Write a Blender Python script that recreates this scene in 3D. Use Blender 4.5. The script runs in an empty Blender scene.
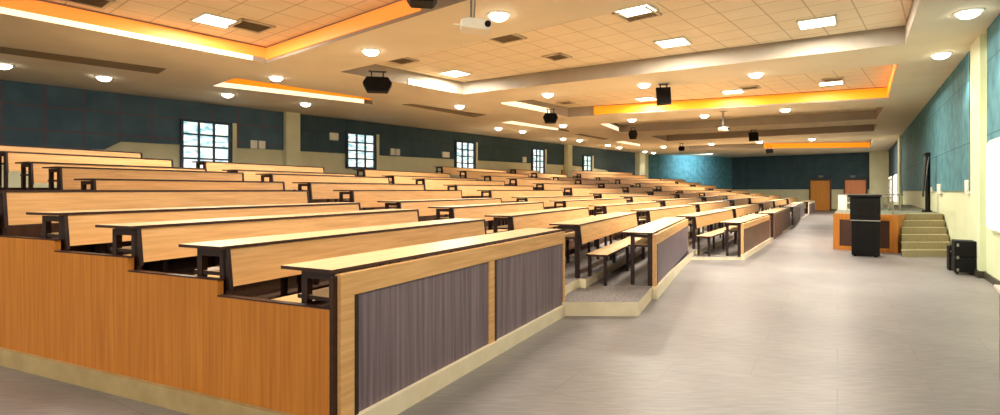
import bpy, bmesh, math, random
from mathutils import Vector, Matrix
from mathutils.geometry import tessellate_polygon
random.seed(7)
SC = bpy.context.scene
COL = SC.collection
F, CX, HY, CZ = 540.0, 500.0, 190.0, 1.5      # focal length in pixels, principal column, horizon row, eye height

# ------------------------------------------------------------------ helpers
def at(x, y, z):                      # floor-plan point that a pixel shows at height z
    d = F * (CZ - z) / (y - HY)
    return ((x - CX) / F * d, d)
def zat(y, d): return CZ - (y - HY) * d / F
def onwall(A, B, x):                  # floor-plan point where a pixel column meets a wall line
    k = (x - CX) / F
    dx, dy = B[0]-A[0], B[1]-A[1]
    s = (k*A[1] - A[0]) / (dx - k*dy)
    return (A[0]+s*dx, A[1]+s*dy)
def lerp(a, b, t): return (a[0]+(b[0]-a[0])*t, a[1]+(b[1]-a[1])*t)
def add(a, b, k=1): return (a[0]+b[0]*k, a[1]+b[1]*k)
def sub(a, b): return (a[0]-b[0], a[1]-b[1])
def norm(a):
    l = math.hypot(*a); return (a[0]/l, a[1]/l)
def ln(a): return math.hypot(*a)

class MB:
    def __init__(s): s.v = []; s.f = []; s.m = []
    def poly(s, pts, m=0):
        n = len(s.v); s.v += [tuple(p) for p in pts]; s.f.append(tuple(range(n, n+len(pts)))); s.m.append(m)
    def box(s, x0, x1, y0, y1, z0, z1, m=0, top=None):
        n = len(s.v)
        s.v += [(x0,y0,z0),(x1,y0,z0),(x1,y1,z0),(x0,y1,z0),(x0,y0,z1),(x1,y0,z1),(x1,y1,z1),(x0,y1,z1)]
        s.f += [(n+3,n+2,n+1,n),(n+4,n+5,n+6,n+7),(n,n+1,n+5,n+4),(n+1,n+2,n+6,n+5),(n+2,n+3,n+7,n+6),(n+3,n,n+4,n+7)]
        s.m += [m, m if top is None else top, m, m, m, m]
        return s
    def hexa(s, p, m=0):              # 8 corner points, bottom four then top four
        n = len(s.v); s.v += [tuple(q) for q in p]
        s.f += [(n+3,n+2,n+1,n),(n+4,n+5,n+6,n+7),(n,n+1,n+5,n+4),(n+1,n+2,n+6,n+5),(n+2,n+3,n+7,n+6),(n+3,n,n+4,n+7)]
        s.m += [m]*6
        return s
    def prism(s, poly, z0, z1, m=0, top=None):
        n = len(s.v); k = len(poly)
        s.v += [(p[0],p[1],z0) for p in poly] + [(p[0],p[1],z1) for p in poly]
        s.f.append(tuple(reversed(range(n, n+k)))); s.m.append(m)
        s.f.append(tuple(range(n+k, n+2*k))); s.m.append(m if top is None else top)
        for i in range(k):
            j = (i+1) % k
            s.f.append((n+i, n+j, n+k+j, n+k+i)); s.m.append(m)
        return s
    def vprism(s, poly, y0, y1, m=0):  # polygon in x-z extruded along y
        n = len(s.v); k = len(poly)
        s.v += [(p[0],y0,p[1]) for p in poly] + [(p[0],y1,p[1]) for p in poly]
        s.f.append(tuple(range(n, n+k))); s.m.append(m)
        s.f.append(tuple(reversed(range(n+k, n+2*k)))); s.m.append(m)
        for i in range(k):
            j = (i+1) % k
            s.f.append((n+j, n+i, n+k+i, n+k+j)); s.m.append(m)
        return s
    def tube(s, a, b, r, seg=10, m=0, r2=None):
        a = Vector(a); b = Vector(b); d = (b-a).normalized()
        u = d.orthogonal().normalized(); w = d.cross(u)
        n = len(s.v); r2 = r if r2 is None else r2
        for c, rr in ((a, r), (b, r2)):
            for i in range(seg):
                t = 2*math.pi*i/seg
                s.v.append(tuple(c + (u*math.cos(t)+w*math.sin(t))*rr))
        s.f.append(tuple(reversed(range(n, n+seg)))); s.f.append(tuple(range(n+seg, n+2*seg))); s.m += [m, m]
        for i in range(seg):
            j = (i+1) % seg
            s.f.append((n+i, n+j, n+seg+j, n+seg+i)); s.m.append(m)
        return s
    def build(s, name, mats, parent=None, loc=(0,0,0), rz=0.0, bevel=0):
        me = bpy.data.meshes.new(name); me.from_pydata(s.v, [], s.f); me.update()
        if not isinstance(mats, (list, tuple)): mats = [mats]
        for mt in mats: me.materials.append(mt)
        for p, mi in zip(me.polygons, s.m): p.material_index = mi
        bm = bmesh.new(); bm.from_mesh(me); bmesh.ops.recalc_face_normals(bm, faces=bm.faces); bm.to_mesh(me); bm.free()
        o = bpy.data.objects.new(name, me); COL.objects.link(o)
        o.location = loc; o.rotation_euler = (0,0,rz)
        if parent: o.parent = parent
        if bevel:
            b = o.modifiers.new('bevel', 'BEVEL'); b.width = bevel; b.segments = 2; b.limit_method = 'ANGLE'
        return o

def tag(o, label, cat, group=None):
    o['label'] = label; o['category'] = cat
    if group: o['group'] = group
    return o
def thing(name, label, cat, loc=(0,0,0), rz=0.0, group=None):
    o = bpy.data.objects.new(name, None); COL.objects.link(o); o.empty_display_size = .2
    o.location = loc; o.rotation_euler = (0,0,rz)
    return tag(o, label, cat, group)
def struct(o): o['kind'] = 'structure'; return o

# ------------------------------------------------------------------ materials
def lin(c):
    return tuple(((v/255)/12.92 if v/255 <= .04045 else ((v/255+.055)/1.055)**2.4) for v in c) + (1,)
def base(name, rough=.6, spec=.5):
    m = bpy.data.materials.new(name); m.use_nodes = True
    nt = m.node_tree; b = nt.nodes['Principled BSDF']
    b.inputs['Roughness'].default_value = rough
    b.inputs['Specular IOR Level'].default_value = spec
    return m, nt, b
def noisy(name, c1, c2, scale=(1,1,1), nscale=4, rough=.6, spec=.5, detail=4, lo=.35, hi=.65, bump=0, metal=0):
    m, nt, b = base(name, rough, spec)
    tc = nt.nodes.new('ShaderNodeTexCoord'); mp = nt.nodes.new('ShaderNodeMapping')
    mp.inputs['Scale'].default_value = scale
    nz = nt.nodes.new('ShaderNodeTexNoise'); nz.inputs['Scale'].default_value = nscale; nz.inputs['Detail'].default_value = detail
    cr = nt.nodes.new('ShaderNodeValToRGB')
    cr.color_ramp.elements[0].position = lo; cr.color_ramp.elements[0].color = lin(c1)
    cr.color_ramp.elements[1].position = hi; cr.color_ramp.elements[1].color = lin(c2)
    L = nt.links
    L.new(tc.outputs['Object'], mp.inputs['Vector']); L.new(mp.outputs['Vector'], nz.inputs['Vector'])
    L.new(nz.outputs['Fac'], cr.inputs['Fac']); L.new(cr.outputs['Color'], b.inputs['Base Color'])
    b.inputs['Metallic'].default_value = metal
    if bump:
        bp = nt.nodes.new('ShaderNodeBump'); bp.inputs['Strength'].default_value = bump; bp.inputs['Distance'].default_value = .01
        L.new(nz.outputs['Fac'], bp.inputs['Height']); L.new(bp.outputs['Normal'], b.inputs['Normal'])
    return m
def emit(name, c, s):
    m = bpy.data.materials.new(name); m.use_nodes = True; nt = m.node_tree
    b = nt.nodes['Principled BSDF']; b.inputs['Base Color'].default_value = lin(c)
    b.inputs['Emission Color'].default_value = lin(c); b.inputs['Emission Strength'].default_value = s
    return m
def gridded(name, c1, c2, cline, w, h, mort=.012, swz=None, rough=.8, nscale=1.5):
    """panels with thin joints; swz picks which object axes run across the panel"""
    m, nt, b = base(name, rough, .25)
    L = nt.links
    tc = nt.nodes.new('ShaderNodeTexCoord'); vec = tc.outputs['Object']
    sp = nt.nodes.new('ShaderNodeSeparateXYZ'); cb = nt.nodes.new('ShaderNodeCombineXYZ')
    L.new(vec, sp.inputs[0]); a = swz or 'XY'
    L.new(sp.outputs[a[0]], cb.inputs['X']); L.new(sp.outputs[a[1]], cb.inputs['Y'])
    nz = nt.nodes.new('ShaderNodeTexNoise'); nz.inputs['Scale'].default_value = nscale; nz.inputs['Detail'].default_value = 5
    L.new(vec, nz.inputs['Vector'])
    cr = nt.nodes.new('ShaderNodeValToRGB'); cr.color_ramp.elements[0].position = .3; cr.color_ramp.elements[1].position = .7
    cr.color_ramp.elements[0].color = lin(c1); cr.color_ramp.elements[1].color = lin(c2)
    L.new(nz.outputs['Fac'], cr.inputs['Fac'])
    br = nt.nodes.new('ShaderNodeTexBrick'); br.offset = 0; br.inputs['Scale'].default_value = 1
    br.inputs['Brick Width'].default_value = w; br.inputs['Row Height'].default_value = h
    br.inputs['Mortar Size'].default_value = mort; br.inputs['Mortar Smooth'].default_value = .1
    br.inputs['Mortar'].default_value = lin(cline)
    L.new(cb.outputs[0], br.inputs['Vector']); L.new(cr.outputs['Color'], br.inputs['Color1']); L.new(cr.outputs['Color'], br.inputs['Color2'])
    L.new(br.outputs['Color'], b.inputs['Base Color'])
    return m

M = {}
M['top'] = noisy('desk top laminate', (236,200,150), (246,214,168), (.7,14,14), 3, .36, .5)
M['board'] = noisy('front board laminate', (220,166,106), (238,188,128), (.7,12,12), 3, .45, .4)
M['seat'] = noisy('bench laminate', (222,184,128), (236,202,146), (.7,14,14), 3, .4, .5)
M['edge'] = noisy('dark brown edging', (46,22,16), (62,30,20), nscale=20, rough=.45)
M['frame'] = noisy('dark brown frame', (34,17,15), (50,26,21), nscale=14, rough=.45)
M['orange'] = noisy('honey wood cladding', (176,104,34), (205,134,52), (16,16,.5), 2.5, .5, .35, lo=.25, hi=.75)
M['mauve'] = noisy('mauve grey veneer', (108,92,102), (138,122,132), (14,14,.4), 2.2, .5, .35)
M['brownp'] = noisy('brown veneer', (104,78,64), (128,98,82), (14,14,.4), 2.2, .5, .35)
M['plinth'] = noisy('pale plinth', (240,224,194), (248,234,206), nscale=6, rough=.5)
M['plinth2'] = noisy('beige plinth', (168,146,100), (182,160,114), nscale=6, rough=.6)
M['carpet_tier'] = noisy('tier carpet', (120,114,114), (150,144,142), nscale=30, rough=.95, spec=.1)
M['shadedriser'] = noisy('shaded riser', (72,44,26), (90,56,34), nscale=8, rough=.7)  # riser tone with the shade under the desks put into it
M['shadedcarpet'] = noisy('shaded tier carpet', (74,54,42), (92,68,52), nscale=24, rough=.95, spec=.1)  # tier carpet again, darkened for the shade beneath the upper rows
M['cream'] = noisy('cream paint', (214,212,176), (222,220,186), nscale=2, rough=.7, spec=.3)
M['palegreen'] = noisy('pale green paint', (206,216,178), (214,222,188), nscale=2, rough=.6, spec=.35)
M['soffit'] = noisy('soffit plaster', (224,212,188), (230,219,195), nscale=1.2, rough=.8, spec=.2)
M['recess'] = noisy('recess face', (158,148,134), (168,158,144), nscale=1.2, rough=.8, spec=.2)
M['teal'] = gridded('teal acoustic panel', (72,96,112), (86,112,128), (120,84,92), .8, .6, .012, 'XZ')
M['tealdark'] = gridded('deep teal acoustic panel', (58,78,88), (70,92,102), (50,68,78), 1.2, 1.2, .012, 'XZ')
M['tealr'] = gridded('bright teal acoustic panel', (64,110,122), (90,140,148), (56,98,108), 1.2, 1.2, .012, 'XZ', nscale=3)
M['tile'] = gridded('ceiling tile', (230,214,186), (238,223,196), (196,176,146), .6, .6, .012, 'XY', .85)
M['slot'] = noisy('slot shadow', (128,108,80), (138,118,88), nscale=4, rough=.8)
M['vent'] = noisy('vent slats', (116,96,76), (136,112,90), nscale=8, rough=.6)
M['ventlight'] = noisy('vent frame', (206,190,162), (212,196,170), nscale=8, rough=.6)
M['white'] = noisy('white plastic', (232,228,214), (240,236,224), nscale=5, rough=.4)
M['black'] = noisy('black casing', (9,8,8), (15,13,12), nscale=12, rough=.6, spec=.2)
M['blackm'] = noisy('black mesh', (12,9,8), (20,15,13), nscale=120, rough=.8, spec=.2)
M['door'] = noisy('orange brown door', (214,136,44), (228,152,56), (12,12,.5), 2, .4)
M['doorframe'] = noisy('dark door frame', (88,48,22), (100,58,28), nscale=4, rough=.5)
M['reddoor'] = noisy('reddish door', (226,140,90), (236,152,104), (12,12,.5), 2, .4)
M['stairs'] = noisy('stair carpet', (150,138,106), (166,152,118), nscale=26, rough=.9, spec=.1)
M['nosing'] = noisy('stair nosing', (206,196,160), (214,204,170), nscale=6, rough=.5)
M['dais_top'] = noisy('dais carpet', (110,112,98), (128,130,112), nscale=24, rough=.9, spec=.1)
M['darkpanel'] = noisy('dark brown panel', (58,30,16), (74,40,22), (14,14,.5), 2, .5)
M['baseb'] = noisy('dark skirting', (46,44,26), (58,56,34), nscale=6, rough=.5)
M['metal'] = noisy('brushed metal', (150,150,142), (176,176,168), nscale=9, rough=.3, metal=.8)
M['greyp'] = noisy('grey laminate', (120,116,112), (134,130,126), nscale=5, rough=.5)
M['lamp'] = emit('downlight glow', (255,246,226), 14)
M['panel_lamp'] = emit('panel light glow', (255,250,232), 5)
M['cove_o'] = emit('amber cove glow', (252,146,22), .72)
M['cove_n'] = emit('soft amber cove glow', (248,150,62), .62)
M['cove_w'] = emit('pale cove glow', (255,236,196), 1.1)
M['strip_w'] = emit('white window glow', (250,250,232), 1.6)

# floor: grey carpet tiles with soft blotches
m, nt, b = base('grey vinyl floor', .42, .45)
L = nt.links
tc = nt.nodes.new('ShaderNodeTexCoord')
mp = nt.nodes.new('ShaderNodeMapping'); mp.inputs['Rotation'].default_value = (0,0,math.radians(32)); mp.inputs['Scale'].default_value = (1,1,1)
n1 = nt.nodes.new('ShaderNodeTexNoise'); n1.inputs['Scale'].default_value = .8; n1.inputs['Detail'].default_value = 6
mp2 = nt.nodes.new('ShaderNodeMapping'); mp2.inputs['Scale'].default_value = (3,22,1); mp2.inputs['Rotation'].default_value = (0,0,math.radians(32))
n2 = nt.nodes.new('ShaderNodeTexNoise'); n2.inputs['Scale'].default_value = 1.6; n2.inputs['Detail'].default_value = 8
mx = nt.nodes.new('ShaderNodeMath'); mx.operation = 'ADD'
hf = nt.nodes.new('ShaderNodeMath'); hf.operation = 'MULTIPLY'; hf.inputs[1].default_value = .5
cr = nt.nodes.new('ShaderNodeValToRGB')
cr.color_ramp.elements[0].position = .36; cr.color_ramp.elements[0].color = lin((112,108,108))
cr.color_ramp.elements[1].position = .64; cr.color_ramp.elements[1].color = lin((140,135,134))
br = nt.nodes.new('ShaderNodeTexBrick'); br.inputs['Scale'].default_value = 1; br.offset = .5
br.inputs['Brick Width'].default_value = 1.2; br.inputs['Row Height'].default_value = .6; br.inputs['Mortar Size'].default_value = .006
br.inputs['Mortar'].default_value = lin((120,115,114))
L.new(tc.outputs['Object'], mp.inputs['Vector']); L.new(tc.outputs['Object'], mp2.inputs['Vector'])
L.new(mp.outputs['Vector'], n1.inputs['Vector']); L.new(mp2.outputs['Vector'], n2.inputs['Vector'])
L.new(n1.outputs['Fac'], mx.inputs[0]); L.new(n2.outputs['Fac'], mx.inputs[1]); L.new(mx.outputs[0], hf.inputs[0])
L.new(hf.outputs[0], cr.inputs['Fac']); L.new(mp.outputs['Vector'], br.inputs['Vector'])
L.new(cr.outputs['Color'], br.inputs['Color1']); L.new(cr.outputs['Color'], br.inputs['Color2']); L.new(br.outputs['Color'], b.inputs['Base Color'])
M['floor'] = m
# patterned glass of the left windows (daylight outside)
m = bpy.data.materials.new('patterned daylight glass'); m.use_nodes = True; nt = m.node_tree; b = nt.nodes['Principled BSDF']; L = nt.links
tc = nt.nodes.new('ShaderNodeTexCoord'); mp = nt.nodes.new('ShaderNodeMapping'); mp.inputs['Scale'].default_value = (1.5,1,4)
n1 = nt.nodes.new('ShaderNodeTexNoise'); n1.inputs['Scale'].default_value = 2.2; n1.inputs['Detail'].default_value = 5
cr = nt.nodes.new('ShaderNodeValToRGB'); cr.color_ramp.elements[0].position = .36; cr.color_ramp.elements[0].color = lin((130,186,200))
cr.color_ramp.elements[1].position = .6; cr.color_ramp.elements[1].color = lin((250,254,246))
L.new(tc.outputs['Object'], mp.inputs['Vector']); L.new(mp.outputs['Vector'], n1.inputs['Vector']); L.new(n1.outputs['Fac'], cr.inputs['Fac'])
L.new(cr.outputs['Color'], b.inputs['Emission Color']); L.new(cr.outputs['Color'], b.inputs['Base Color']); b.inputs['Emission Strength'].default_value = 1.1
M['pane'] = m
m, nt, b = base('clear glass', .03, .5); b.inputs['Base Color'].default_value = (.75,.9,.82,1)
b.inputs['Transmission Weight'].default_value = 1; b.inputs['Alpha'].default_value = .35; M['glass'] = m

# ------------------------------------------------------------------ room shell
H = 4.15
LW0, LW1 = (-12.0, 13.0), (10.75, 39.8)
CH1 = (18.9, 44.0)
BW1 = (26.69, 37.06)
RW0 = (8.27, 9.2)
uL = norm(sub(LW1, LW0)); uR = norm(sub(BW1, RW0))
LWs = add(LW0, uL, -24); RWs = add(RW0, uR, -17)
room = [LWs, RWs, BW1, CH1, LW1]
mb = MB(); mb.prism([add(LWs, (-2,-4)), add(RWs,(3,-4)), add(BW1,(3,1)), add(CH1,(0,2)), add(LW1,(-2,2))], -.1, 0)
struct(mb.build('floor', M['floor']))
def wall(name, A, B, mat, z0=0, z1=H+.6, th=.25):
    d = sub(B, A); rz = math.atan2(d[1], d[0])
    side = 1      # outside of the room is on the left when walking A->B
    o = MB().box(0, ln(d), 0, th, z0, z1).build(name, mat, loc=(A[0],A[1],0), rz=rz)
    return struct(o)
wall('wall_left', LWs, LW1, M['cream'])
wall('wall_left_corner', LW1, CH1, M['cream'])
wall('wall_back', CH1, BW1, M['cream'])
wall('wall_right', BW1, RWs, M['palegreen'])
def cladding(name, A, B, polys, mat, th=.04):
    """panelling fixed on the room side of wall A->B, polygons in wall metres"""
    d = sub(B, A); rz = math.atan2(d[1], d[0]); mb = MB()
    for p in polys: mb.vprism(p, -th, 0)
    return struct(mb.build(name, mat, loc=(A[0],A[1],0), rz=rz))
def spos(A, B, x):                    # metres along the wall at a pixel column
    p = onwall(A, B, x); return ln(sub(p, A)) , p
def wz(A, B, x, y):
    s, p = spos(A, B, x); return (s, zat(y, p[1]))
Zd = 2.86
TOPZ = H + .02
a = [(0, 1.2), wz(LWs,LW1,104,149.5), wz(LWs,LW1,121,141.5), (spos(LWs,LW1,283)[0], Zd), (spos(LWs,LW1,283)[0], TOPZ), (0, TOPZ)]
cladding('trim_1', LWs, LW1, [a], M['teal'])
a = [(spos(LWs,LW1,300)[0], Zd), (spos(LWs,LW1,564)[0], Zd+.1), (spos(LWs,LW1,564)[0], TOPZ), (spos(LWs,LW1,300)[0], TOPZ)]
cladding('trim_2', LWs, LW1, [a], M['tealdark'])
a = [(spos(LWs,LW1,571)[0], Zd+.1), wz(LWs,LW1,606,170), wz(LWs,LW1,615,176), wz(LWs,LW1,636,180), (spos(LWs,LW1,636)[0], TOPZ), (spos(LWs,LW1,571)[0], TOPZ)]
cladding('trim_3', LWs, LW1, [a], M['tealdark'])
w = ln(sub(CH1, LW1))
cladding('trim_4', LW1, CH1, [[(.25,1.0),(w,1.0),(w,TOPZ),(.25,TOPZ)]], M['tealr'])
w = ln(sub(BW1, CH1))
cladding('trim_5', CH1, BW1, [[(0,1.55),(w,1.55),(w,TOPZ),(0,TOPZ)]], M['tealdark'])
wr = ln(sub(RWs, BW1))
def rs(x): return ln(sub(onwall(BW1, RWs, x), BW1))
cladding('trim_6', BW1, RWs, [[(.9,1.5),(rs(899),1.5),(rs(899),TOPZ),(.9,TOPZ)]], M['tealdark'])
cladding('trim_7', BW1, RWs, [[(rs(902),1.48),(rs(972),1.48),(rs(972),TOPZ),(rs(902),TOPZ)]], M['tealr'])
cladding('trim_8', BW1, RWs, [[(rs(990),1.48),(wr,1.48),(wr,TOPZ),(rs(990),TOPZ)]], M['tealr'])
# pilasters
def pilaster(name, A, B, xa, xb, depth, mat, dz=0):
    d = sub(B, A); rz = math.atan2(d[1], d[0])
    sa, sb = spos(A,B,xa)[0], spos(A,B,xb)[0]
    struct(MB().box(min(sa,sb), max(sa,sb), -depth, .02, 0, H+dz).build(name, mat, loc=(A[0],A[1],0), rz=rz))
pilaster('wall_pilaster', LWs, LW1, 283, 297, .22, M['cream'])
pilaster('wall_pilaster', LWs, LW1, 563.5, 568, .3, M['cream'])
pilaster('wall_pilaster', LWs, LW1, 634.5, 640, .4, M['cream'])
pilaster('wall_pilaster', BW1, RWs, 976, 986, .08, M['palegreen'])
pilaster('wall_pilaster', BW1, RWs, 901.2, 903, .14, M['palegreen'])
struct(MB().box(-1.05, .2, -.5, .1, 0, H).build('wall_pilaster', M['cream'], loc=(BW1[0],BW1[1],0), rz=math.atan2(*reversed(sub(BW1,CH1)))))
# skirting along the right wall, stepping round the pilaster
d = sub(RWs, BW1); rz = math.atan2(d[1], d[0])
mb = MB().box(0, rs(976), -.03, 0, 0, .11).box(rs(976)-.03, rs(986)+.03, -.11, 0, 0, .12).box(rs(986), wr, -.03, 0, 0, .11)
struct(mb.build('baseboard_right', M['baseb'], loc=(BW1[0],BW1[1],0), rz=rz))
d = sub(BW1, CH1)
struct(MB().box(0, ln(d)-1.2, -.03, 0, 0, .1).build('baseboard_back', M['baseb'], loc=(CH1[0],CH1[1],0), rz=math.atan2(d[1],d[0])))

# ------------------------------------------------------------------ ceiling
def P(x, y): return at(x, y, H)
R = []      # recesses: corner lists (near-left, far-left, far-right, near-right)
R.append([(-11.2,3.6), P(266.6,63), (3.9,3.85), (-1.0,-2.6)])
R.append([P(340,71.8), P(463,94.3), P(905,44), (4.68,5.73)])
R.append([P(497,103), P(568,117), P(888,98.3), P(898,64.4)])
R.append([P(600,124), P(622,132.6), P(876,119), P(884,107)])
R.append([P(650,136), P(667,141), P(874,131), P(877,124)])
R.append([P(680,146), P(690,149.2), P(870,147.5), P(873,139)])
T = []      # narrow troughs along the left side
T.append([P(212.5,86), P(373,104.5), P(371,98.5), P(235,78)])
T.append([P(501,122.5), P(570,132), P(566,129.5), P(512,121)])
T.append([P(615,142), P(640,146.2), P(642,144.6), P(624,141.2)])
def ccw(p): return p if sum(p[i-1][0]*p[i][1]-p[i][0]*p[i-1][1] for i in range(len(p))) > 0 else list(reversed(p))
outer = ccw([add(LWs,(-1,-1)), add(RWs,(1,-1)), add(BW1,(.4,0)), add(CH1,(0,.4)), add(LW1,(-.3,.2))])
holes = [list(reversed(ccw(h))) for h in R+T]
loops = [[Vector((p[0],p[1],0)) for p in l] for l in [outer]+holes]
tris = tessellate_polygon(loops)
flat = [v for l in loops for v in l]
mb = MB()
for t in tris: mb.poly([(flat[i][0], flat[i][1], H) for i in t])
struct(mb.build('ceiling', M['soffit']))
ug = norm((2.5,3.0)); ANG = math.atan2(ug[1], ug[0])
TD = .34
def facebox(mb, A, B, z0, z1, th, inward, m=0):
    mb.hexa([(A[0],A[1],z0),(B[0],B[1],z0),(B[0]+inward[0]*th,B[1]+inward[1]*th,z0),(A[0]+inward[0]*th,A[1]+inward[1]*th,z0),
             (A[0],A[1],z1),(B[0],B[1],z1),(B[0]+inward[0]*th,B[1]+inward[1]*th,z1),(A[0]+inward[0]*th,A[1]+inward[1]*th,z1)], m)
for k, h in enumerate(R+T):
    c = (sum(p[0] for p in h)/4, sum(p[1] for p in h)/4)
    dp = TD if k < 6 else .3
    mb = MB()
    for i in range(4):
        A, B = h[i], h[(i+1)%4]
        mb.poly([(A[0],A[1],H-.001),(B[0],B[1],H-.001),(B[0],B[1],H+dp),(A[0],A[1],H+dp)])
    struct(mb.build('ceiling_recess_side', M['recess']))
    # tile field, with its own frame so that the tile joints run with the room
    ca, sa = math.cos(ANG), math.sin(ANG)
    mb = MB()
    pts = []
    for p in h:
        q = add(c, norm(sub(p, c)), ln(sub(p,c))+.05)
        dx, dy = q[0]-c[0], q[1]-c[1]
        pts.append((dx*ca+dy*sa, -dx*sa+dy*ca))
    mb.poly([(p[0],p[1],0) for p in pts])
    struct(mb.build('ceiling_tile_field', M['tile'] if k < 6 else M['soffit'], loc=(c[0],c[1],H+dp-.002), rz=ANG))
def cove(A, B, c, z0, z1, mat, lab, t0=0, t1=1):
    """glowing band standing in for a recess face lit by the cove"""
    A2, B2 = lerp(A,B,t0), lerp(A,B,t1)
    n = norm((-(B[1]-A[1]), B[0]-A[0]))
    if (c[0]-A[0])*n[0] + (c[1]-A[1])*n[1] < 0: n = (-n[0],-n[1])
    mb = MB(); facebox(mb, add(A2,n,.004), add(B2,n,.004), H+z0, H+z1, .02, n)  # the lit face is given as a glow of its own
    tag(mb.build('cove_lit_band', mat), lab, 'light', 'cove-lit bands in the ceiling recesses')
cen = lambda h: (sum(p[0] for p in h)/4, sum(p[1] for p in h)/4)
cove(R[0][0], R[0][1], cen(R[0]), .10, .30, M['cove_n'], 'long amber cove-lit band in the nearest ceiling recess, window side', .1, 1)
cove(R[0][0], R[0][1], cen(R[0]), .0, .09, M['cove_w'], 'pale glowing lower strip under the amber cove, nearest recess, window side', .58, .97)
cove(R[0][1], R[0][2], cen(R[0]), .06, .30, M['cove_n'], 'amber cove-lit band on the far edge of the nearest ceiling recess', 0, .42)
cove(R[1][0], R[1][1], cen(R[1]), .0, .14, M['cove_w'], 'pale cove-lit band beside the hanging speaker in the second recess', .5, .93)
cove(R[2][1], R[2][2], cen(R[2]), .03, .31, M['cove_o'], 'amber cove-lit band along the far edge of the third ceiling recess', .1, 1)
cove(R[2][2], R[2][3], cen(R[2]), .03, .31, M['cove_o'], 'short bright amber cove-lit band on the right side of the third recess', 0, 1)
cove(R[5][1], R[5][2], cen(R[5]), .02, .31, M['cove_o'], 'amber cove-lit band of the farthest ceiling recess, above the doors', .42, 1)
cove(T[0][0], T[0][1], cen(T[0]), .13, .29, M['cove_o'], 'amber cove-lit band in the narrow trough above the second pilastered wall bay', 0, 1)
cove(T[0][0], T[0][1], cen(T[0]), .0, .12, M['cove_w'], 'pale lower glow strip in the narrow amber ceiling trough by the windows', 0, .93)
cove(T[1][0], T[1][1], cen(T[1]), .0, .2, M['cove_w'], 'pale cove-lit band in the middle narrow trough along the window wall', 0, .8)
cove(T[2][0], T[2][1], cen(T[2]), .0, .2, M['cove_w'], 'pale cove-lit band in the farthest narrow trough along the window wall', 0, 1)
cove(R[2][0], R[2][1], cen(R[2]), .0, .16, M['cove_w'], 'pale cove-lit band on the window side of the third recess', .05, .7)
cove(R[3][0], R[3][1], cen(R[3]), .0, .16, M['cove_w'], 'pale cove-lit band on the window side of the fourth recess', 0, .8)

# linear air slots by the window wall; flat strips coloured with slot shade
def slot(p, lab):
    mb = MB()
    q = [at(x, y, H) for x, y in p]
    mb.prism(q, H-.012, H-.001)
    tag(mb.build('air_slot', M['slot']), lab, 'vent', 'linear air slots in the soffit')
slot([(0,46.5),(166,68.5),(158,73.5),(0,52.5)], 'long dark air slot in the soffit nearest the camera, window side')
slot([(402,104.3),(413,103.8),(486,114.6),(474,117)], 'dark air slot in the soffit above the second and third windows')
slot([(575,134.3),(581,134),(609,138.8),(603,139.6)], 'small dark air slot in the soffit beyond the second pilaster')

# square ceiling fittings in the tile fields
def tilequad(x, y, s, z=H+TD):
    p = at(x, y, z)
    return p
def vent(x, y, w, lab, ang=None, k=1):
    p = at(x, y, H+TD-.01)
    t = thing('ceiling_vent', lab, 'vent', (p[0],p[1],H+TD-.006), ANG if ang is None else ang, 'square air vents in the ceiling')
    mb = MB(); w2 = w/2
    for a0, a1, b0, b1 in ((-w2,w2,-w2,-w2+.05),(-w2,w2,w2-.05,w2),(-w2,-w2+.05,-w2,w2),(w2-.05,w2,-w2,w2)): mb.box(a0,a1,b0,b1,-.03,0)
    mb.build('vent_frame', M['ventlight'], t)
    MB().box(-w2+.05,w2-.05,-w2+.05,w2-.05,-.012,-.002).build('backing', M['slot'], t)
    mb = MB()
    for i in range(5):
        c = -w2 + .05 + (w-.1)*(i+.5)/5
        mb.hexa([(-w2+.05,c-.03,-.03),(w2-.05,c-.03,-.03),(w2-.05,c-.02,-.03),(-w2+.05,c-.02,-.03),(-w2+.05,c+.02,-.008),(w2-.05,c+.02,-.008),(w2-.05,c+.03,-.008),(-w2+.05,c+.03,-.008)])
    mb.build('slats', M['vent'], t)
def panel_light(x, y, w, lab, ang=None, l=None, power=0):
    p = at(x, y, H+TD-.01); w2 = w/2; l2 = (l or w)/2
    a = ANG if ang is None else ang
    t = thing('ceiling_panel_light', lab, 'ceiling light', (p[0],p[1],H+TD-.006), a, 'square panel lights in the ceiling')
    mb = MB()
    for a0, a1, b0, b1 in ((-w2,w2,-l2,-l2+.03),(-w2,w2,l2-.03,l2),(-w2,-w2+.03,-l2,l2),(w2-.03,w2,-l2,l2)): mb.box(a0,a1,b0,b1,-.03,0)
    mb.build('light_frame', M['white'], t)
    MB().box(-w2+.03,w2-.03,-l2+.03,l2-.03,-.026,-.004).build('diffuser', M['panel_lamp'], t)
AR = math.atan2(uR[1], uR[0])
panel_light(216,20,.62,'square panel light above the near rows, left of the photo')
panel_light(634,8.5,.6,'square panel light cut by the top edge of the photo')
panel_light(455,73,.62,'square panel light beside the near corner of the second ceiling recess')
panel_light(673,42,.6,'square panel light in the middle of the second ceiling recess', AR)
panel_light(817,22,.6,'square panel light nearest the stage side of the second recess', AR)
panel_light(646,98.5,.6,'panel light half hidden behind the boxy hanging speaker', AR)
panel_light(733,91.3,.6,'panel light in the middle of the third amber edged recess', AR)
panel_light(831,82.7,.6,'panel light at the right end of the third amber edged recess', AR)
panel_light(783,130.3,.6,'panel light in the middle of the fifth ceiling recess', AR)
panel_light(840,127,.6,'panel light at the right end of the fifth ceiling recess', AR)
panel_light(652,139.3,.6,'panel light at the window end of the fifth ceiling recess', AR)
vent(251,25.5,.62,'dark square vent beside the panel light at upper left')
vent(86,-1,.62,'square vent cut by the top edge at upper left')
vent(505,37,.62,'square vent just right of the white ceiling projector')
vent(557,56.5,.5,'square vent in the middle left of the second ceiling recess')
vent(400,59.8,.62,'square vent at the near corner of the second ceiling recess')
vent(637,13.5,.62,'square vent behind the panel light at the top edge')
vent(700,77.3,.62,'square vent above the middle of the third recess', AR)
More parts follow.
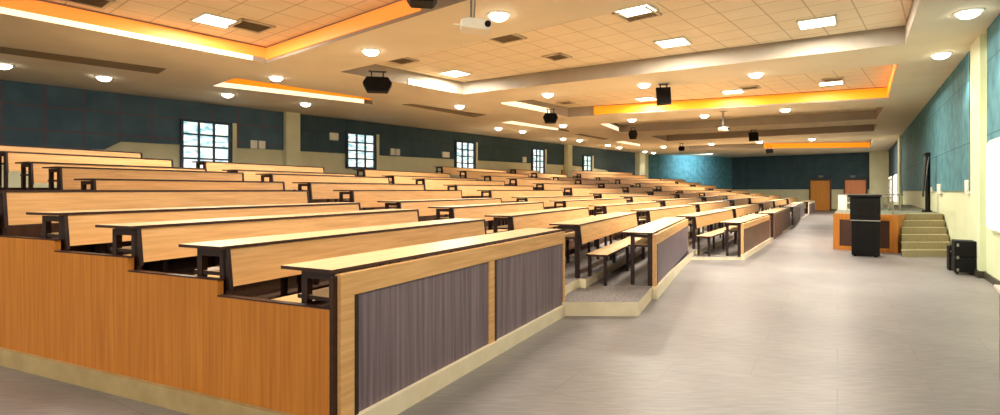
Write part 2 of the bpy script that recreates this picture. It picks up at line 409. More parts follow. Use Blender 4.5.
vent(822,64.6,.62,'square vent at the right end of the third recess', AR)
vent(750,87.3,.5,'square vent beside the middle panel light of the third recess', AR)
vent(833,79.3,.5,'square vent beside the right panel light of the third recess', AR)
vent(600,87,.6,'square vent at the left of the third recess', AR)
vent(566,102.5,.5,'small square vent above the round hanging speaker', AR)
vent(705,123.5,.6,'square vent in the middle of the fourth ceiling recess', AR)
vent(770,118,.6,'square vent right of the middle of the fourth ceiling recess', AR)

# round downlights
DL = [(3,64.5,'at the far left edge of the photo'),(104,77,'above the panelled wall left of the first window'),
 (276,77,'at the far corner of the nearest recess'),(227.5,94,'above the first window'),(305.5,103.4,'right beside the first pilaster'),
 (371,50.6,'left of the projector, between the two near recesses'),(498.7,14.5,'just right of the projector'),
 (459.6,105.7,'at the corner of the second recess'),(498.4,128,'near the third window'),(548,94,'above the round hanging speaker'),
 (563,125,'right of the round hanging speaker'),(522.5,131,'above the fourth window'),(563,138.4,'left of the second pilaster head'),
 (579.5,140,'right of the second pilaster head'),(608,144.8,'above the fifth window'),(619.4,147.2,'right of the fifth window'),
 (632,119.5,'above the third hanging speaker'),(645,151.2,'at the head of the far corner pilaster'),(653.5,152.4,'just right of the far corner pilaster'),
 (663.5,146.4,'left of the farthest window side recess'),(704.5,115.3,'in the middle of the soffit behind the amber cove'),
 (785.5,109.3,'at the right of the soffit behind the amber cove'),(711.4,143.7,'before the washed teal wall'),
 (759.7,141.7,'beside the far boxy speaker'),(812,138.8,'over the back doors'),(644,84.2,'above the boxy hanging speaker'),
 (756,73.7,'between the second recess and amber cove'),(968.6,11.7,'nearest on the right hand soffit'),(941,54,'second on the right hand soffit')]
def disc(mb, r, z, seg=20, ri=0, m=0, z2=None):
    n = len(mb.v)
    if ri:
        for i in range(seg):
            t = 2*math.pi*i/seg; mb.v.append((r*math.cos(t), r*math.sin(t), z))
        for i in range(seg):
            t = 2*math.pi*i/seg; mb.v.append((ri*math.cos(t), ri*math.sin(t), z if z2 is None else z2))
        for i in range(seg):
            j = (i+1)%seg; mb.f.append((n+i,n+j,n+seg+j,n+seg+i)); mb.m.append(m)
ring_me = lens_me = None
for i, (x, y, where) in enumerate(DL):
    p = at(x, y, H)
    t = thing('ceiling_downlight', 'round glowing downlight ' + where, 'ceiling light', (p[0],p[1],H), 0, 'round downlights in the soffit')
    if ring_me is None:
        mb = MB(); disc(mb, .18, -.012, 24, .148, 0, -.02); disc(mb, .18, -.012, 24, .185, 0, 0)
        o1 = mb.build('trim_ring', M['white'], t)
        mb = MB()
        for q in range(5):
            mb.tube((0,0,-.1*math.sin(math.radians(q*18))-.002),(0,0,-.1*math.sin(math.radians(q*18+18))-.002), .15*math.cos(math.radians(q*18)), 24, 0, max(.15*math.cos(math.radians(q*18+18)),.002))
        o2 = mb.build('lens', M['lamp'], t)  # domed and oversized so the shape takes in the lamp's bloom
        ring_me, lens_me = o1.data, o2.data
    else:
        for nm, me in (('trim_ring', ring_me), ('lens', lens_me)):
            o = bpy.data.objects.new(nm, me); COL.objects.link(o); o.parent = t
    ld = bpy.data.lights.new('downlight beam', 'SPOT'); ld.energy = (230 if p[1] > 26 else 180) if p[1] > 14 else 105; ld.color = (1,.90,.77)
    if 640 < x < 656: ld.energy = 60
    if x in (812,759.7): ld.energy = 420
    ld.spot_size = math.radians(120); ld.spot_blend = .6; ld.shadow_soft_size = .09
    if x > 900: ld.color = (.92,1,.92); ld.energy = 80
    lo = bpy.data.objects.new('downlight_beam', ld); COL.objects.link(lo); lo.location = (p[0],p[1],H-.2)

# ------------------------------------------------------------------ hanging speakers and projectors
def hung_speaker(x, y0, y1, xw, lab, hexa=True, zt=None, drop=.0):
    # x centre, y0..y1 pixel rows, xw pixel width; hangs from the soffit
    zc = 3.84
    yc = (y0+y1)/2
    p = at(x, yc, zc); s = p[1]/F
    w, h = xw*s, (y1-y0)*s
    t = thing('ceiling_speaker', lab, 'speaker', (p[0],p[1],zc), math.atan2(p[1],p[0])-math.pi/2, 'black speakers hanging from the ceiling')
    mb = MB(); a, b2 = w/2, h/2
    if hexa:
        prof = [(-a,.15*b2),(-a*.72,b2),(a*.72,b2),(a,.15*b2),(a*.7,-b2),(-a*.7,-b2)]
    else:
        prof = [(-a,b2),(a*.9,b2),(a,-b2*.9),(-a*.85,-b2)]
    mb.vprism(prof, -.12, .2); mb.build('cabinet', M['black'], t, bevel=.02)
    mb = MB(); mb.vprism([(q[0]*.86,q[1]*.8) for q in prof], -.135, -.12); mb.build('grille', M['blackm'], t)
    mb = MB()
    top = H - zc
    for q in (-w*.2, w*.2): mb.tube((q,.05,b2-.02),(q,.05,top), .016, 8)
    mb.box(-w*.3,w*.3,.0,.1,top-.02,top); mb.box(-w*.3,w*.3,.02,.08,b2-.01,b2+.02)
    mb.build('hanger', M['frame'], t)
hung_speaker(377.5,77.5,92,29,'black six sided speaker hanging near the amber ceiling trough')
hung_speaker(550.5,113.5,123,15,'black six sided speaker hanging left of the middle, above the fourth window')
hung_speaker(663.5,88,104.5,15,'black boxy speaker hanging before the amber cove', False)
hung_speaker(633,130.5,139,9,'small dark speaker hanging over the far rows, left of the white projector')
hung_speaker(753.5,132.5,141,9.5,'black boxy speaker hanging over the far right rows', False)
hung_speaker(681.5,146.5,150.8,6.5,'tiny dark speaker hanging before the washed teal wall')
hung_speaker(769.5,149.3,153,7,'tiny dark speaker at the left end of the farthest amber cove', False)
hung_speaker(422,-9,3.5,32,'black speaker cut by the top edge of the photo')
def projector(x, yc, xw, yh, lab):
    z = 3.55
    p = at(x, yc, z); s = p[1]/F; w = xw*s; h = yh*s
    t = thing('ceiling_projector', lab, 'projector', (p[0],p[1],z), math.radians(8), 'white projectors hanging from the ceiling')
    mb = MB(); mb.vprism([(-w*.42,-h*.3),(w*.34,-h*.45),(w*.44,-h*.3),(w*.46,h*.25),(w*.2,h*.42),(-w*.25,h*.45),(-w*.44,h*.3)], -w*.32, w*.32)
    mb.build('body', M['white'], t, bevel=.012)
    mb = MB(); mb.box(-w*.62,-w*.3,-w*.1,w*.1,-h*.02,h*.08); mb.build('bracket_arm', M['white'], t)
    MB().tube((w*.34,-w*.3,-h*.02),(w*.34,-w*.37,-h*.02), h*.24, 18).build('lens', M['black'], t)
    mb = MB(); mb.tube((-w*.12,0,h*.4),(-w*.1,0,H+ .0-z), .014, 8); mb.tube((-w*.04,0,h*.4),(.02,0,H-z), .010, 8); mb.box(-.1,.1,-.08,.08,H-z-.015,H-z)
    mb.build('mount_pole', M['greyp'], t)
projector(475,26.5,34,13,'white projector hanging near the top of the photo')
projector(723.5,129,9.5,4.5,'small distant white projector hanging over the middle rows')

# ------------------------------------------------------------------ left windows and wall plates
def window(n, x0, x1, yt, yb, cols, rows):
    A, B = LWs, LW1; d = sub(B, A); rz = math.atan2(d[1], d[0])
    s0, p0 = spos(A,B,x0); s1, p1 = spos(A,B,x1)
    pm = lerp(p0,p1,.5); z1, z0 = zat(yt, pm[1]), zat(yb, pm[1])
    root = bpy.data.objects.new('window_%d' % n, None); COL.objects.link(root); root.location = (p0[0],p0[1],0); root.rotation_euler = (0,0,rz)
    root['kind'] = 'structure'
    w = s1-s0; fw = .07
    mb = MB()
    mb.box(-fw,0,-.13,-.02,z0-fw,z1+fw).box(w,w+fw*1.6,-.13,-.02,z0-fw,z1+fw).box(0,w,-.13,-.02,z1,z1+fw).box(0,w,-.13,-.02,z0-fw,z0)
    for i in range(1,cols): mb.box(w*i/cols-.03,w*i/cols+.03,-.12,-.03,z0,z1)
    for i in range(1,rows): mb.box(0,w,-.115,-.035,z0+(z1-z0)*i/rows-.025,z0+(z1-z0)*i/rows+.025)
    o = mb.build('window_frame', M['wframe'], root)
    o = MB().box(0,w,-.07,-.05,z0,z1).build('pane', M['pane'], root)
    o = MB().box(w+fw*1.6,w+fw*1.6+.12,-.16,-.02,z0-.15,z1+fw).build('window_reveal', M['cream'], root)
M['wframe'] = noisy('blue black steel', (34,52,74), (44,66,92), nscale=6, rough=.5)
window(1,182,227,123.5,171,3,4)
window(2,346.5,372,135,167,3,4)
window(3,455,472,143,170,3,4)
window(4,531.5,542,150,173,3,4)
window(5,582.5,589.5,156.5,175,2,4)
def plate(x0, x1, yt, yb, lab, A=LWs, B=LW1, mat='white'):
    d = sub(B, A); rz = math.atan2(d[1], d[0])
    s0, p0 = spos(A,B,x0); s1, p1 = spos(A,B,x1); pm = lerp(p0,p1,.5)
    z1, z0 = zat(yt, pm[1]), zat(yb, pm[1])
    mb = MB().box(0,abs(s1-s0),-.11 if A is LWs else -.07,-.035 if A is LWs else 0,z0,z1)
    tag(mb.build('wall_box', M[mat], loc=((p0 if s1>s0 else p1)[0],(p0 if s1>s0 else p1)[1],0), rz=rz, bevel=.012), lab, 'wall box', 'small pale boxes on the walls')
plate(249.5,256,140.5,148.5,'left one of two white wall boxes beside the first window')
plate(257.5,264,141,149,'right one of two white wall boxes beside the first window')
plate(328.5,337,133,140.5,'square white wall box high on the dark panelling before the second window')
plate(389,393.5,148.5,155,'left one of two pale boxes after the second window')
plate(394.5,398.5,149,155.5,'right one of two pale boxes after the second window')
plate(441,448,152,157.5,'pale wall box just before the third window')
plate(521.5,525,157,162.5,'pale wall box just before the fourth window')

# ------------------------------------------------------------------ far doors, right wall openings
def door(n, x0, x1, yt, mat, z0=0):
    A, B = CH1, BW1; d = sub(B, A); rz = math.atan2(d[1], d[0])
    s0, p0 = spos(A,B,x0); s1, p1 = spos(A,B,x1); z1 = zat(yt, lerp(p0,p1,.5)[1]); w = s1-s0
    root = bpy.data.objects.new('door_%d' % n, None); COL.objects.link(root); root.location = (p0[0],p0[1],0); root.rotation_euler = (0,0,rz); root['kind'] = 'structure'
    MB().box(.09,w-.09,-.1,-.02,.01,z1-.09).build('door_leaf', mat, root)
    MB().box(0,.09,-.14,0,0,z1).box(w-.09,w,-.14,0,0,z1).box(.09,w-.09,-.14,0,z1-.09,z1).build('door_frame', M['doorframe'], root)
    MB().tube((w-.22,-.16,1.0),(w-.22,-.16,1.25),.02,8).box(w-.24,w-.2,-.16,-.1,1.0,1.03).box(w-.24,w-.2,-.16,-.1,1.22,1.25).build('door_handle', M['metal'], root)
door(1,809.5,831.5,179.5,M['door'])
door(2,844,867.5,179,M['reddoor'])
# small emergency lamp boxes over the doors
for x, lab in ((821,'small dark lamp over the left back door'),(853,'small dark lamp over the right back door')):
    A, B = CH1, BW1; d = sub(B, A); s, p = spos(A,B,x)
    o = MB().box(-.14,.14,-.16,-.03,zat(177.6,p[1]),zat(175.4,p[1])).build('exit_lamp', M['greyp'], loc=(p[0],p[1],0), rz=math.atan2(d[1],d[0]), bevel=.02)
    tag(o, lab, 'lamp')
# glowing windows in the right wall
def rwindow(n, x0, x1, yt, yb, k=1.0, rounded=False):
    A, B = BW1, RWs; d = sub(B, A); rz = math.atan2(d[1], d[0])
    s0, p0 = spos(A,B,x0); s1, p1 = spos(A,B,x1); z1, z0 = zat(yt,p0[1]), zat(yb,p0[1]); w = (s1-s0)*k
    root = bpy.data.objects.new('window_%d' % n, None); COL.objects.link(root); root.location = (p0[0],p0[1],0); root.rotation_euler = (0,0,rz); root['kind'] = 'structure'
    mb = MB(); r = .12 if rounded else .02
    prof = []
    for cx, cz, a0 in ((w-r,z1-r,0),(r,z1-r,90),(r,z0+r,180),(w-r,z0+r,270)):
        for q in range(6):
            t = math.radians(a0+q*18); prof.append((cx+r*math.cos(t), cz+r*math.sin(t)))
    mb.vprism(prof, -.07, -.045); mb.build('pane', M['strip_w'], root)
    mb = MB(); mb.vprism([(w/2+(a-w/2)*(1+.06/w*1.0), (z0+z1)/2+(c-(z0+z1)/2)*1.05) for a, c in prof], -.05, 0); mb.build('window_frame', M['palegreen'], root)
rwindow(6, 890, 892.8, 177.5, 201)
rwindow(7, 895.2, 898.2, 175.5, 201)
rwindow(8, 992.3, 1013, 143, 228, 1, True)
# small white sockets on the right wall
for x0, x1, yt, yb, lab in ((932,934,187,192,'left white socket on the right hand wall behind the stage'),(940,943,184,194,'right white socket on the right hand wall behind the stage'),(969,971.5,180,194,'white socket beside the near right pilaster')):
    plate(x0,x1,yt,yb,lab,BW1,RWs)

# ------------------------------------------------------------------ seating geometry
ZD = [.80,.91,1.03,1.125,1.235,1.315,1.50,1.645,1.82,1.915,2.11,2.28,2.43]
CJ = {1:0,2:0,3:0,4:.014,5:.024,6:.034,7:.055}
def zdesk(j, i): return ZD[i] + CJ[j]*i
def ztier(j, i): return max(zdesk(j,i) - .74, .05)
def lin2(a, ia, b, ib, i): return lerp(a, b, (i-ia)/(ib-ia))
u1 = (.46,.888)
def NF(j, i):
    if j == 1:
        if i <= 6: return (-.98-.91*.945*(i-2), 3.2+.415*.945*(i-2)), (.736-.9345*(i-2), 6.51+.483*(i-2))
        p = 1.05*(i-2)
        b = (-.98-.89*p, 3.2+.46*p)
        return add(b, u1, 1.24+.1*(i-7)), add(b, u1, 4.18)
    if j == 2:
        if i == 1: return (2.1,7.45), (3.99,11.6)
        return lin2((1.08,7.38),2,(-6.23,11.36),10,i), lin2((2.85,11.3),2,(-4.68,14.35),10,i)
    if j == 3:
        if i == 0: return (5.17,11.6), (7.75,15.6)
        return lin2((4.39,12.16),1,(-3.97,15.75),10,i), lin2((7.1,16.5),1,(-1.83,19.88),10,i)
    if j == 4: return lin2((8.3,16.4),0,(-1.33,20.86),10,i), lin2((11.5,21.5),0,(1.34,25.4),10,i)
    if j == 5: return lin2((12.05,22.2),0,(1.8,26.6),10,i), lin2((14.6,26.4),0,(3.7,30.0),10,i)
    if j == 6: return lin2((15.0,27.1),0,(4.6,30.9),10,i), lin2((17.7,31.5),0,(9.6,35.4),10,i)
    if j == 7: return lin2((18.6,32.6),0,(10.6,35.6),8,i), lin2((21.7,37.3),0,(13.6,39.6),8,i)
IMIN = {1:2,2:1,3:0,4:0,5:0,6:0,7:0}
IMAX = {1:11,2:10,3:10,4:11,5:11,6:11,7:8}
def platN(j, i):                      # near corner of the tier (the S1 tiers run on past the desks)
    if j == 1:
        return (-.98-.91*.945*(i-2), 3.2+.415*.945*(i-2))
    if j == 8:
        return NF(7, i)[1]
    if j == 7 and i > 8: return None
    return NF(j, i)[0]
# tiers: one stepped platform per seating block
for j in range(1, 8):
    mb = MB()
    for i in range(IMIN[j], IMAX[j]+1):
        z = ztier(j, i)
        i1 = i+1
        if j < 7:
            a, b2 = platN(j,i), platN(j+1,i)
            c, d2 = platN(j+1,i1), platN(j,i1)
            if b2 is None or c is None:
                b2, c = NF(j,i)[1], NF(j,i1)[1]
        else:
            a, b2 = NF(j,i); d2, c = NF(j,i1)
        if i == IMAX[j]:              # the last tier runs back towards the window wall
            nb = norm(sub(d2, a)); 
            ext = {1:3.6,2:3.6,3:3.4,4:1.8,5:1.4,6:.5,7:.4}[j]
            c, d2 = add(b2, nb, ext), add(a, nb, ext)
        n0 = norm(sub(a, d2))
        o = .035 if i == IMIN[j] else .10
        if i != IMIN[j]: a, b2 = add(a, n0, o), add(b2, n0, o)
        if i != IMAX[j]: c, d2 = add(c, n0, .10), add(d2, n0, .10)
        if j == 1 and i > 6: a, d2 = add(a,u1,0), add(d2,u1,0)
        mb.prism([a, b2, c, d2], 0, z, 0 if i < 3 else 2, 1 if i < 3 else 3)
    if j == 2:
        mb.prism([(.74,6.43),(1.64,6.41),(2.1,7.45),(1.12,7.95)], 0, ztier(2,1)-.002, 0, 1)
        mb.prism([(3.99,11.6),(5.14,11.57),(5.5,12.3),(4.4,12.3)], 0, .055, 0, 1)
    o = mb.build('seating_platform', [M['plinth'], M['carpet_tier'], M['shadedriser'], M['shadedcarpet']])
    struct(o)

ORD = ['front','second','third','fourth','fifth','sixth','seventh','eighth','ninth','tenth','eleventh','twelfth']
BLK = {1:'nearest seating block',2:'second seating block from the camera',3:'third seating block from the camera',4:'fourth seating block from the camera',5:'fifth seating block from the camera',6:'sixth seating block from the camera',7:'farthest seating block'}
def desk(j, i, N, Fp, front):
    d = sub(Fp, N); Ld = ln(d); rz = math.atan2(d[1], d[0]); zt = ztier(j,i); h = zdesk(j,i)-zt
    row = i-IMIN[j]
    nm = 'light wood lecture desk, %s row of the %s' % (ORD[row], BLK[j])
    if row == IMAX[j]-IMIN[j]: nm = 'light wood lecture desk, topmost %s row of the %s' % (ORD[row], BLK[j])
    t = thing('lecture_desk', nm, 'desk', (N[0],N[1],zt), rz, 'long lecture desks in stepped rows')
    # worktop, dark edge under a pale laminate face
    MB().box(-.03 if i < 6 else 0,Ld,-.008,.42,h-.021,h,1,0).build('desktop', [M['top'],M['edge']], t)
    if not front:
        mb = MB(); bh = .25 if i < 6 else .29
        mb.hexa([(.03,-.035,h-.022-bh),(Ld-.03,-.035,h-.022-bh),(Ld-.03,-.013,h-.022-bh),(.03,-.013,h-.022-bh),
                 (.03,.0,h-.022),(Ld-.03,.0,h-.022),(Ld-.03,.022,h-.022),(.03,.022,h-.022)])
        mb.build('front_board', M['board'], t)
    n = 3 if j <= 3 else 2
    if Ld > 5: n += 1
    near = j <= 3
    MB().box(.03,Ld-.03,.06,.34,.535,.56,1,0).build('book_shelf', [M['seat'],M['frame']], t)
    for k in range(n):
        x = .02 + (Ld-.09)*k/(n-1)
        fy = -.04 if not front else .0
        mb = MB(); mb.box(x+(.035 if k==n-1 else 0),x+(.085 if k==n-1 else .035 if k==0 else .05),.0 if front or k in (0,n-1) else .025,.065,0,h-.022)
        if not front and k in (0,n-1): x2 = x if k == 0 else x+.05; mb.hexa([(x2,-.038,h-(bh+.045 if not front else .3)),(x2+.028,-.038,h-(bh+.045 if not front else .3)),(x2+.028,.01,h-(bh+.045 if not front else .3)),(x2,.01,h-(bh+.045 if not front else .3)),(x2,-.006,h-.022),(x2+.028,-.006,h-.022),(x2+.028,.04,h-.022),(x2,.04,h-.022)])
        mb.build('front_leg', M['frame'], t)
        MB().box(x+.004,x+.046,.25,.30,0,h-.03).build('rear_leg', M['frame'], t)
        MB().box(x+.004,x+.046,.065,.25,h-.075,h-.03).build('top_bracket', M['frame'], t)
    return t, Ld, h
def bench(j, i, N, Fp, y0=.56):
    d = sub(Fp, N); Ld = ln(d); rz = math.atan2(d[1], d[0]); zt = ztier(j,i)
    row = i-IMIN[j]
    t = thing('lecture_bench', 'wooden bench behind the %s desk of the %s' % (ORD[row], BLK[j]), 'bench', (N[0],N[1],zt), rz, 'long benches behind the lecture desks')
    x0 = -.28 if j in (2,3) and i == IMIN[j] else 0.02
    MB().box(x0,Ld-.1,y0,y0+.3,.405,.435,1,0).build('seat', [M['seat'],M['edge']], t)
    n = 4
    for k in range(n):
        x = x0+.05 + (Ld-x0-.25)*k/(n-1)
        for yy in (y0+.02, y0+.24): MB().box(x,x+.045,yy,yy+.045,0,.405).build('leg', M['frame'], t)
    return t
def front_panel(j, N, Fp, Ld, h, zt, rz):
    """closed front of a first row: pale frame around dark veneer bays"""
    hz = h + zt
    if j == 1: bays = [(.135,1.83),(1.95,3.68)]; top = hz-.165; bot = .13; mat = 'mauve'
    elif j == 2: bays = [(.12,Ld-.04)]; top = hz-.17; bot = .17; mat = 'mauve'
    elif j == 3: bays = [(.12,Ld-.04)]; top = hz-.15; bot = .12; mat = 'brownp'
    elif j == 4: bays = [(.05,Ld-.05)]; top = hz-.12; bot = .02; mat = 'brownp'
    else: bays = [(.05,Ld-.05)]; top = hz-.16; bot = .04; mat = 'mauve'
    t = thing('front_panel', {1:'pale wood front screen with two mauve grey bays on the nearest block',
        2:'pale wood front screen with a mauve bay beside the low platform step',
        3:'brown front screen beneath the front desk of the third block',
        4:'plain brown front screen down to the floor, fourth block',
        5:'grey front screen after the black post, fifth block',
        6:'grey front screen, sixth block, before the farthest one',
        7:'pale grey front screen nearest the back door'}[j], 'panel', (N[0],N[1],0), rz, 'front screens along the aisle')
    fr = M['board'] if j <= 3 else M['brownp'] if j == 4 else M['greyp'] if j<7 else M['plinth']
    y0, y1 = -.05, -.003
    mb = MB(); xs = [0]
    mb.box(0,Ld,y0,y1,top,hz-.03)
    cuts = [0]+[v for b3 in bays for v in b3]+[Ld]
    for k in range(0, len(cuts), 2): mb.box(cuts[k],cuts[k+1],y0,y1,bot,top)
    mb.build('screen_frame', fr, t)
    for b3 in bays:
        bo = MB().box(b3[0],b3[1],y0+.012,y1-.006,bot,top).build('veneer_bay', M[mat], t)
        MB().box(b3[0]-.02,b3[0]+.012,y0-.004,y0+.03,bot,top).build('dark_joint', M['frame'], bo)
    if j <= 3: MB().box(-.02,Ld,y0-.025,y1,0,bot).build('plinth', M['plinth'], t)
for j in range(1, 8):
    for i in range(IMIN[j], IMAX[j]+1):
        N, Fp = NF(j, i)
        front = (i == IMIN[j])
        t, Ld, h = desk(j, i, N, Fp, front)
        if front: front_panel(j, N, Fp, Ld, h, ztier(j,i), t.rotation_euler.z)
        if (j == 1 and i <= 6) or (j == 2 and i <= 5) or (j == 3 and i <= 3) or (j == 4 and i <= 1):
            bench(j, i, N, Fp)

# honey wood cladding that closes the near end of the nearest block
A = (-.98,3.2); u = norm((-.91,.415)); rz = math.atan2(u[1], u[0])
t = thing('end_cladding', 'tall honey wood end panel stepping up along the nearest block', 'panel', (A[0],A[1],0), rz)
st = .945; prof = [(0,.13)]
xx = -.0
LL = 7.2
tops = [.805,.91,1.01,1.10,1.28,1.42,1.56,1.70]
prof = [(LL,.13),(0,.13)]
for k, z in enumerate(tops):
    x0 = k*st*1.0; x1 = (k+1)*st*1.0
    if k == 0: x0 = 0
    prof += [(x0, z), (min(x1,LL), z)]
    if x1 > LL: break
mb = MB(); mb.vprism(prof, .0, .045); mb.build('wood_panel', M['orange'], t)
mb = MB()
for k, z in enumerate(tops[:7]): mb.box(k*st-(.01 if k else 0),(k+1)*st,-.002,.047,z-.006,z+.003)
mb.build('dark_capping', M['edge'], t)
MB().box(-.02,LL,-.0,.08,0,.14).build('plinth', M['plinth2'], t)
MB().box(-.022,.0,-.02,.04,.0,.99).build('corner_strip', M['edge'], t)

# ------------------------------------------------------------------ stage on the right
dW = uR
DA = at(833.5,249,0); DB = (9.42,12.78); HS = .9
dn = norm(sub(DB, DA)); rz = math.atan2(dn[1], dn[0]); Wd = ln(sub(DB, DA))
t = thing('stage', 'raised stage with honey wood front and dark inset panel by the right wall', 'stage', (DA[0],DA[1],0), rz)
def loc(p):
    dx, dy = p[0]-DA[0], p[1]-DA[1]; return (dx*dn[0]+dy*dn[1], -dx*dn[1]+dy*dn[0])
def rwx(d): return RW0[0] + (d-RW0[1])*uR[0]/uR[1]
tl = (rwx(13.55)-.95, 13.55)
deck = [DA, DB, tl, (rwx(13.55)-.03,13.55), (rwx(22)-.03,22), add(DA,dW,9.5)]
MB().prism([loc(p) for p in deck], .0, HS, 0, 1).build('deck', [M['orange'],M['dais_top']], t)
MB().box(.0,.14,-.04,0,0,HS+.01).box(Wd-.16,Wd,-.04,0,0,HS+.01).box(.14,Wd-.16,-.04,0,HS-.14,HS+.01).box(.14,Wd-.16,-.04,0,0,.1).build('front_frame', M['orange'], t)
MB().box(.14,Wd-.16,-.022,-.001,.1,HS-.14).build('inset_panel', M['darkpanel'], t)
# stairs
t = thing('stage_stairs', 'six carpeted steps climbing to the stage along the right wall', 'stairs', (9.5,12.1,0))
def sl(d): return .7425*d
for k in range(6):
    d0 = 12.1 + k*.28; d1 = 13.54
    mb = MB(); q = [(sl(d0)+.02,d0),(rwx(d0)-.04,d0),(rwx(d1)-.04,d1),(sl(d1)+.02,d1)]
    mb.prism([(p[0]-9.5,p[1]-12.1) for p in q], k*.15+(.001 if k else 0), (k+1)*.15); so = mb.build('step', M['stairs'], t)
    MB().box(sl(d0)+.02-9.5, rwx(d0)-.05-9.5, d0-12.1-.008, d0-12.1+.04, (k+1)*.15-.004, (k+1)*.15+.006).build('nosing', M['nosing'], so)
# glass balustrade beside the stairs
q0 = (9.38,12.9); q1 = add(q0, dW, 1.9); rz = math.atan2(dW[1], dW[0])
t = thing('glass_railing', 'clear glass railing with metal post at the head of the stage steps', 'railing', (q0[0],q0[1],HS), rz)
MB().box(0,1.9,-.008,.008,.05,.86).build('glass_panel', M['glass'], t)
mb = MB(); mb.tube((0,0,0),(0,0,.9),.02,10); mb.build('post', M['metal'], t)
MB().tube((1.9,0,0),(1.9,0,.9),.02,10).build('post', M['metal'], t)
MB().tube((0,0,.88),(1.9,0,.88),.018,10).build('handrail', M['metal'], t)
q0 = add(DA, dW, .08); q0 = add(q0, dn, .5); rz = math.atan2(dn[1], dn[0])
t = thing('glass_railing', 'low clear glass guard along the stage front behind the black cabinet', 'railing', (q0[0],q0[1],HS), rz)
MB().box(0,.72,-.008,.008,.03,.42).build('glass_panel', M['glass'], t)
MB().tube((0,0,.43),(.74,0,.43),.014,8).build('handrail', M['metal'], t)
for x in (0,.74): MB().tube((x,0,0),(x,0,.43),.014,8).build('post', M['metal'], t)
# white desk with shelves on the stage
p = (10.2,16.2); t = thing('shelf_desk', 'white open shelf desk with a long top on the stage', 'desk', (p[0]+.12,p[1]-.1,HS), math.radians(-8))
MB().box(0,1.55,-.02,.55,.44,.475).build('desktop', M['greyp'], t)
MB().box(0,.03,0,.5,0,.44).box(.47,.5,0,.5,0,.44).box(.03,.47,.47,.5,0,.44).build('side_panels', M['white'], t)
for z in (.0,.2,.41): MB().box(.03,.47,0,.47,z,z+.028).build('shelf', M['white'], t)
for x in (1.0,1.48): MB().box(x,x+.04,.05,.09,0,.44).build('leg', M['metal'], t)
# black double cabinet before the stage
p0 = at(851.5,256,0); wC = .53
t = thing('equipment_cabinet', 'tall black two-tier cabinet standing on the floor before the stage', 'cabinet', (p0[0],p0[1],0), math.radians(-33))
MB().box(.0,wC,0,.5,.03,.80).build('lower_cabinet', M['black'], t, bevel=.015)
MB().box(.07,wC-.07,-.012,.0,.1,.72).build('lower_door', M['blackm'], t)
MB().box(-.03,wC+.01,-.02,.52,.80,1.34).build('upper_cabinet', M['black'], t, bevel=.012)
MB().box(.1,wC-.1,-.035,-.02,.9,1.22).build('upper_door', M['blackm'], t)
MB().box(-.07,wC+.03,-.05,.52,1.34,1.39).build('top_board', M['black'], t, bevel=.01)
MB().box(-.03,wC+.01,-.03,-.01,.8,.825).build('ledge', M['greyp'], t)
for x in (.04,wC-.1):
    for y in (.03,.42): MB().box(x,x+.06,y,y+.05,0,.03).build('foot', M['black'], t)
# leaning black stand on the stage by the wall
bx, by = rwx(14.7)-.25, 14.7
t = thing('folded_stand', 'tall black folded stand leaning on the right wall above the steps', 'stand', (bx,by,HS))
MB().box(-.05,.03,-.04,.04,0,1.62).build('upright_post', M['black'], t)
MB().tube((-.1,-.05,1.56),(-.22,-.1,.42),.022,8).build('slanted_strut', M['frame'], t)
MB().tube((-.02,-.05,1.5),(-.17,-.08,.6),.012,8).build('thin_strut', M['metal'], t)
MB().box(-.14,.05,-.06,.05,0,.05).build('foot', M['black'], t)
MB().box(-.14,.02,-.06,.0,1.52,1.6).build('clamp', M['frame'], t)
# black flight case on the floor by the wall
rz = math.atan2(uR[1], uR[0]) - math.pi/2
p0 = at(954.5,274.5,0)
t = thing('flight_case', 'black flight case with pale latches on the floor against the right wall', 'case', (p0[0],p0[1],0), rz)
MB().box(0,.30,0,.38,.04,.30).build('lower_shell', M['black'], t, bevel=.012)
MB().box(0,.30,0,.38,.31,.60).build('upper_shell', M['black'], t, bevel=.012)
for z in (.06,.28,.5): MB().box(.03,.06,-.014,.0,z,z+.05).build('latch', M['metal'], t)
for x in (.03,.23):
    for y in (.05,.3): MB().tube((x,y+.02,.03),(x+.03,y+.02,.03),.03,10).build('caster', M['frame'], t)
p0 = at(948.8,270.5,0)
t = thing('amplifier_box', 'narrow dark box standing left of the flight case', 'box', (p0[0],p0[1],0), rz)
MB().box(0,.07,.0,.3,0,.46).build('casing', M['black'], t, bevel=.01)
MB().tube((.02,-.01,.36),(.065,-.01,.36),.01,8).build('handle', M['metal'], t)
# table cut by the right edge
p = (3.93,4.3); rz = math.atan2(-.6,.8)
t = thing('side_table', 'white topped grey table cut by the right edge of the photo', 'table', (p[0],p[1],0), rz)
MB().box(0,.8,-.5,0,.72,.75).build('tabletop', M['white'], t, bevel=.006)
MB().box(.03,.06,-.47,-.03,0,.72).build('side_panel', M['greyp'], t)
MB().box(.74,.77,-.47,-.03,0,.72).build('side_panel', M['greyp'], t)
MB().box(.06,.74,-.06,-.03,.1,.72).build('back_panel', M['greyp'], t)

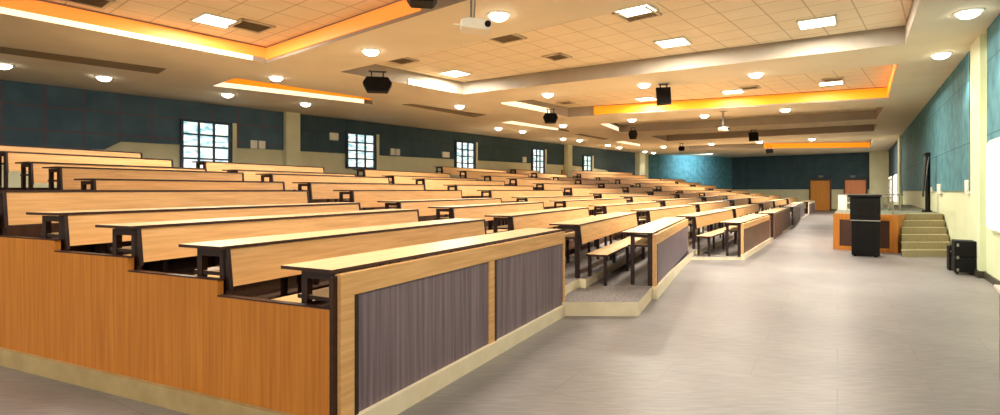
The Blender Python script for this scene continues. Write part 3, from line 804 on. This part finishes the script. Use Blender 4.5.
# ------------------------------------------------------------------ lamps
def area(loc, sx, sy, e, col, rot=(0,0,0)):
    ld = bpy.data.lights.new('area lamp', 'AREA'); ld.shape = 'RECTANGLE'; ld.size = sx; ld.size_y = sy; ld.energy = e; ld.color = col
    o = bpy.data.objects.new('area_lamp', ld); COL.objects.link(o); o.location = loc; o.rotation_euler = rot
    return o
for x, y in ((216,20),(455,73),(673,42),(817,22),(733,91.3),(831,82.7),(646,98.5),(783,130.3),(840,127),(652,139.3)):
    p = at(x, y, H+TD); area((p[0],p[1],H+TD-.05), .56, .56, 190, (1,.93,.8), (0,0,ANG))
# panel lights of the part of the ceiling behind the camera
for p in ((-5,1.5),(-1.5,4.5),(1.5,2.5),(-2,-1.5),(2.5,-1.5),(-8,3.5)):
    area((p[0],p[1],H-.03), .6, .6, 95, (1,.9,.74), (0,0,ANG))
for x, y in ((720,146.2),(800,144),(850,143)):  # added fill lamps that brighten the back wall and doors
    p = at(x, y, H); area((p[0],p[1],H+.2), 1.2, .3, 210, (1,.92,.8), (0,0,ANG))
w_ = onwall(BW1, RWs, 994)
area((w_[0]-.35,w_[1]-.6,1.7), 1.1, 1.3, 60, (.86,1,.93), (math.pi/2,0,math.atan2(uR[1],uR[0])))
# wall washer on the far corner
p = at(690,152,4.1)
ld = bpy.data.lights.new('wall washer', 'SPOT'); ld.energy = 900; ld.color = (.75,.92,1); ld.spot_size = math.radians(120); ld.spot_blend = 1; ld.shadow_soft_size = .15
w_ = onwall(LW1, CH1, 688)
lo = bpy.data.objects.new('wall_washer', ld); COL.objects.link(lo); lo.location = (w_[0]+.9,w_[1]-2.4,H-.1)
lo.rotation_euler = (Vector((w_[0],w_[1],3.3))-lo.location).to_track_quat('-Z','Y').to_euler()

W = bpy.data.worlds.new('World'); SC.world = W; W.use_nodes = True
W.node_tree.nodes['Background'].inputs[0].default_value = (1,.93,.82,1)
W.node_tree.nodes['Background'].inputs[1].default_value = 1.55

# ------------------------------------------------------------------ camera
cd = bpy.data.cameras.new('camera'); cam = bpy.data.objects.new('camera', cd); COL.objects.link(cam)
cam.location = (0,0,CZ); cam.rotation_euler = (math.pi/2,0,0)
cd.sensor_width = 36; cd.lens = F/1000*36; cd.shift_x = 0; cd.shift_y = -(207.5-HY)/1000
cd.clip_start = .05; cd.clip_end = 300
SC.camera = cam
SC.view_settings.view_transform = 'Standard'
SC.view_settings.look = 'None'
SC.view_settings.exposure = .18
SC.cycles.max_bounces = 8; SC.cycles.diffuse_bounces = 6; SC.cycles.use_denoising = True
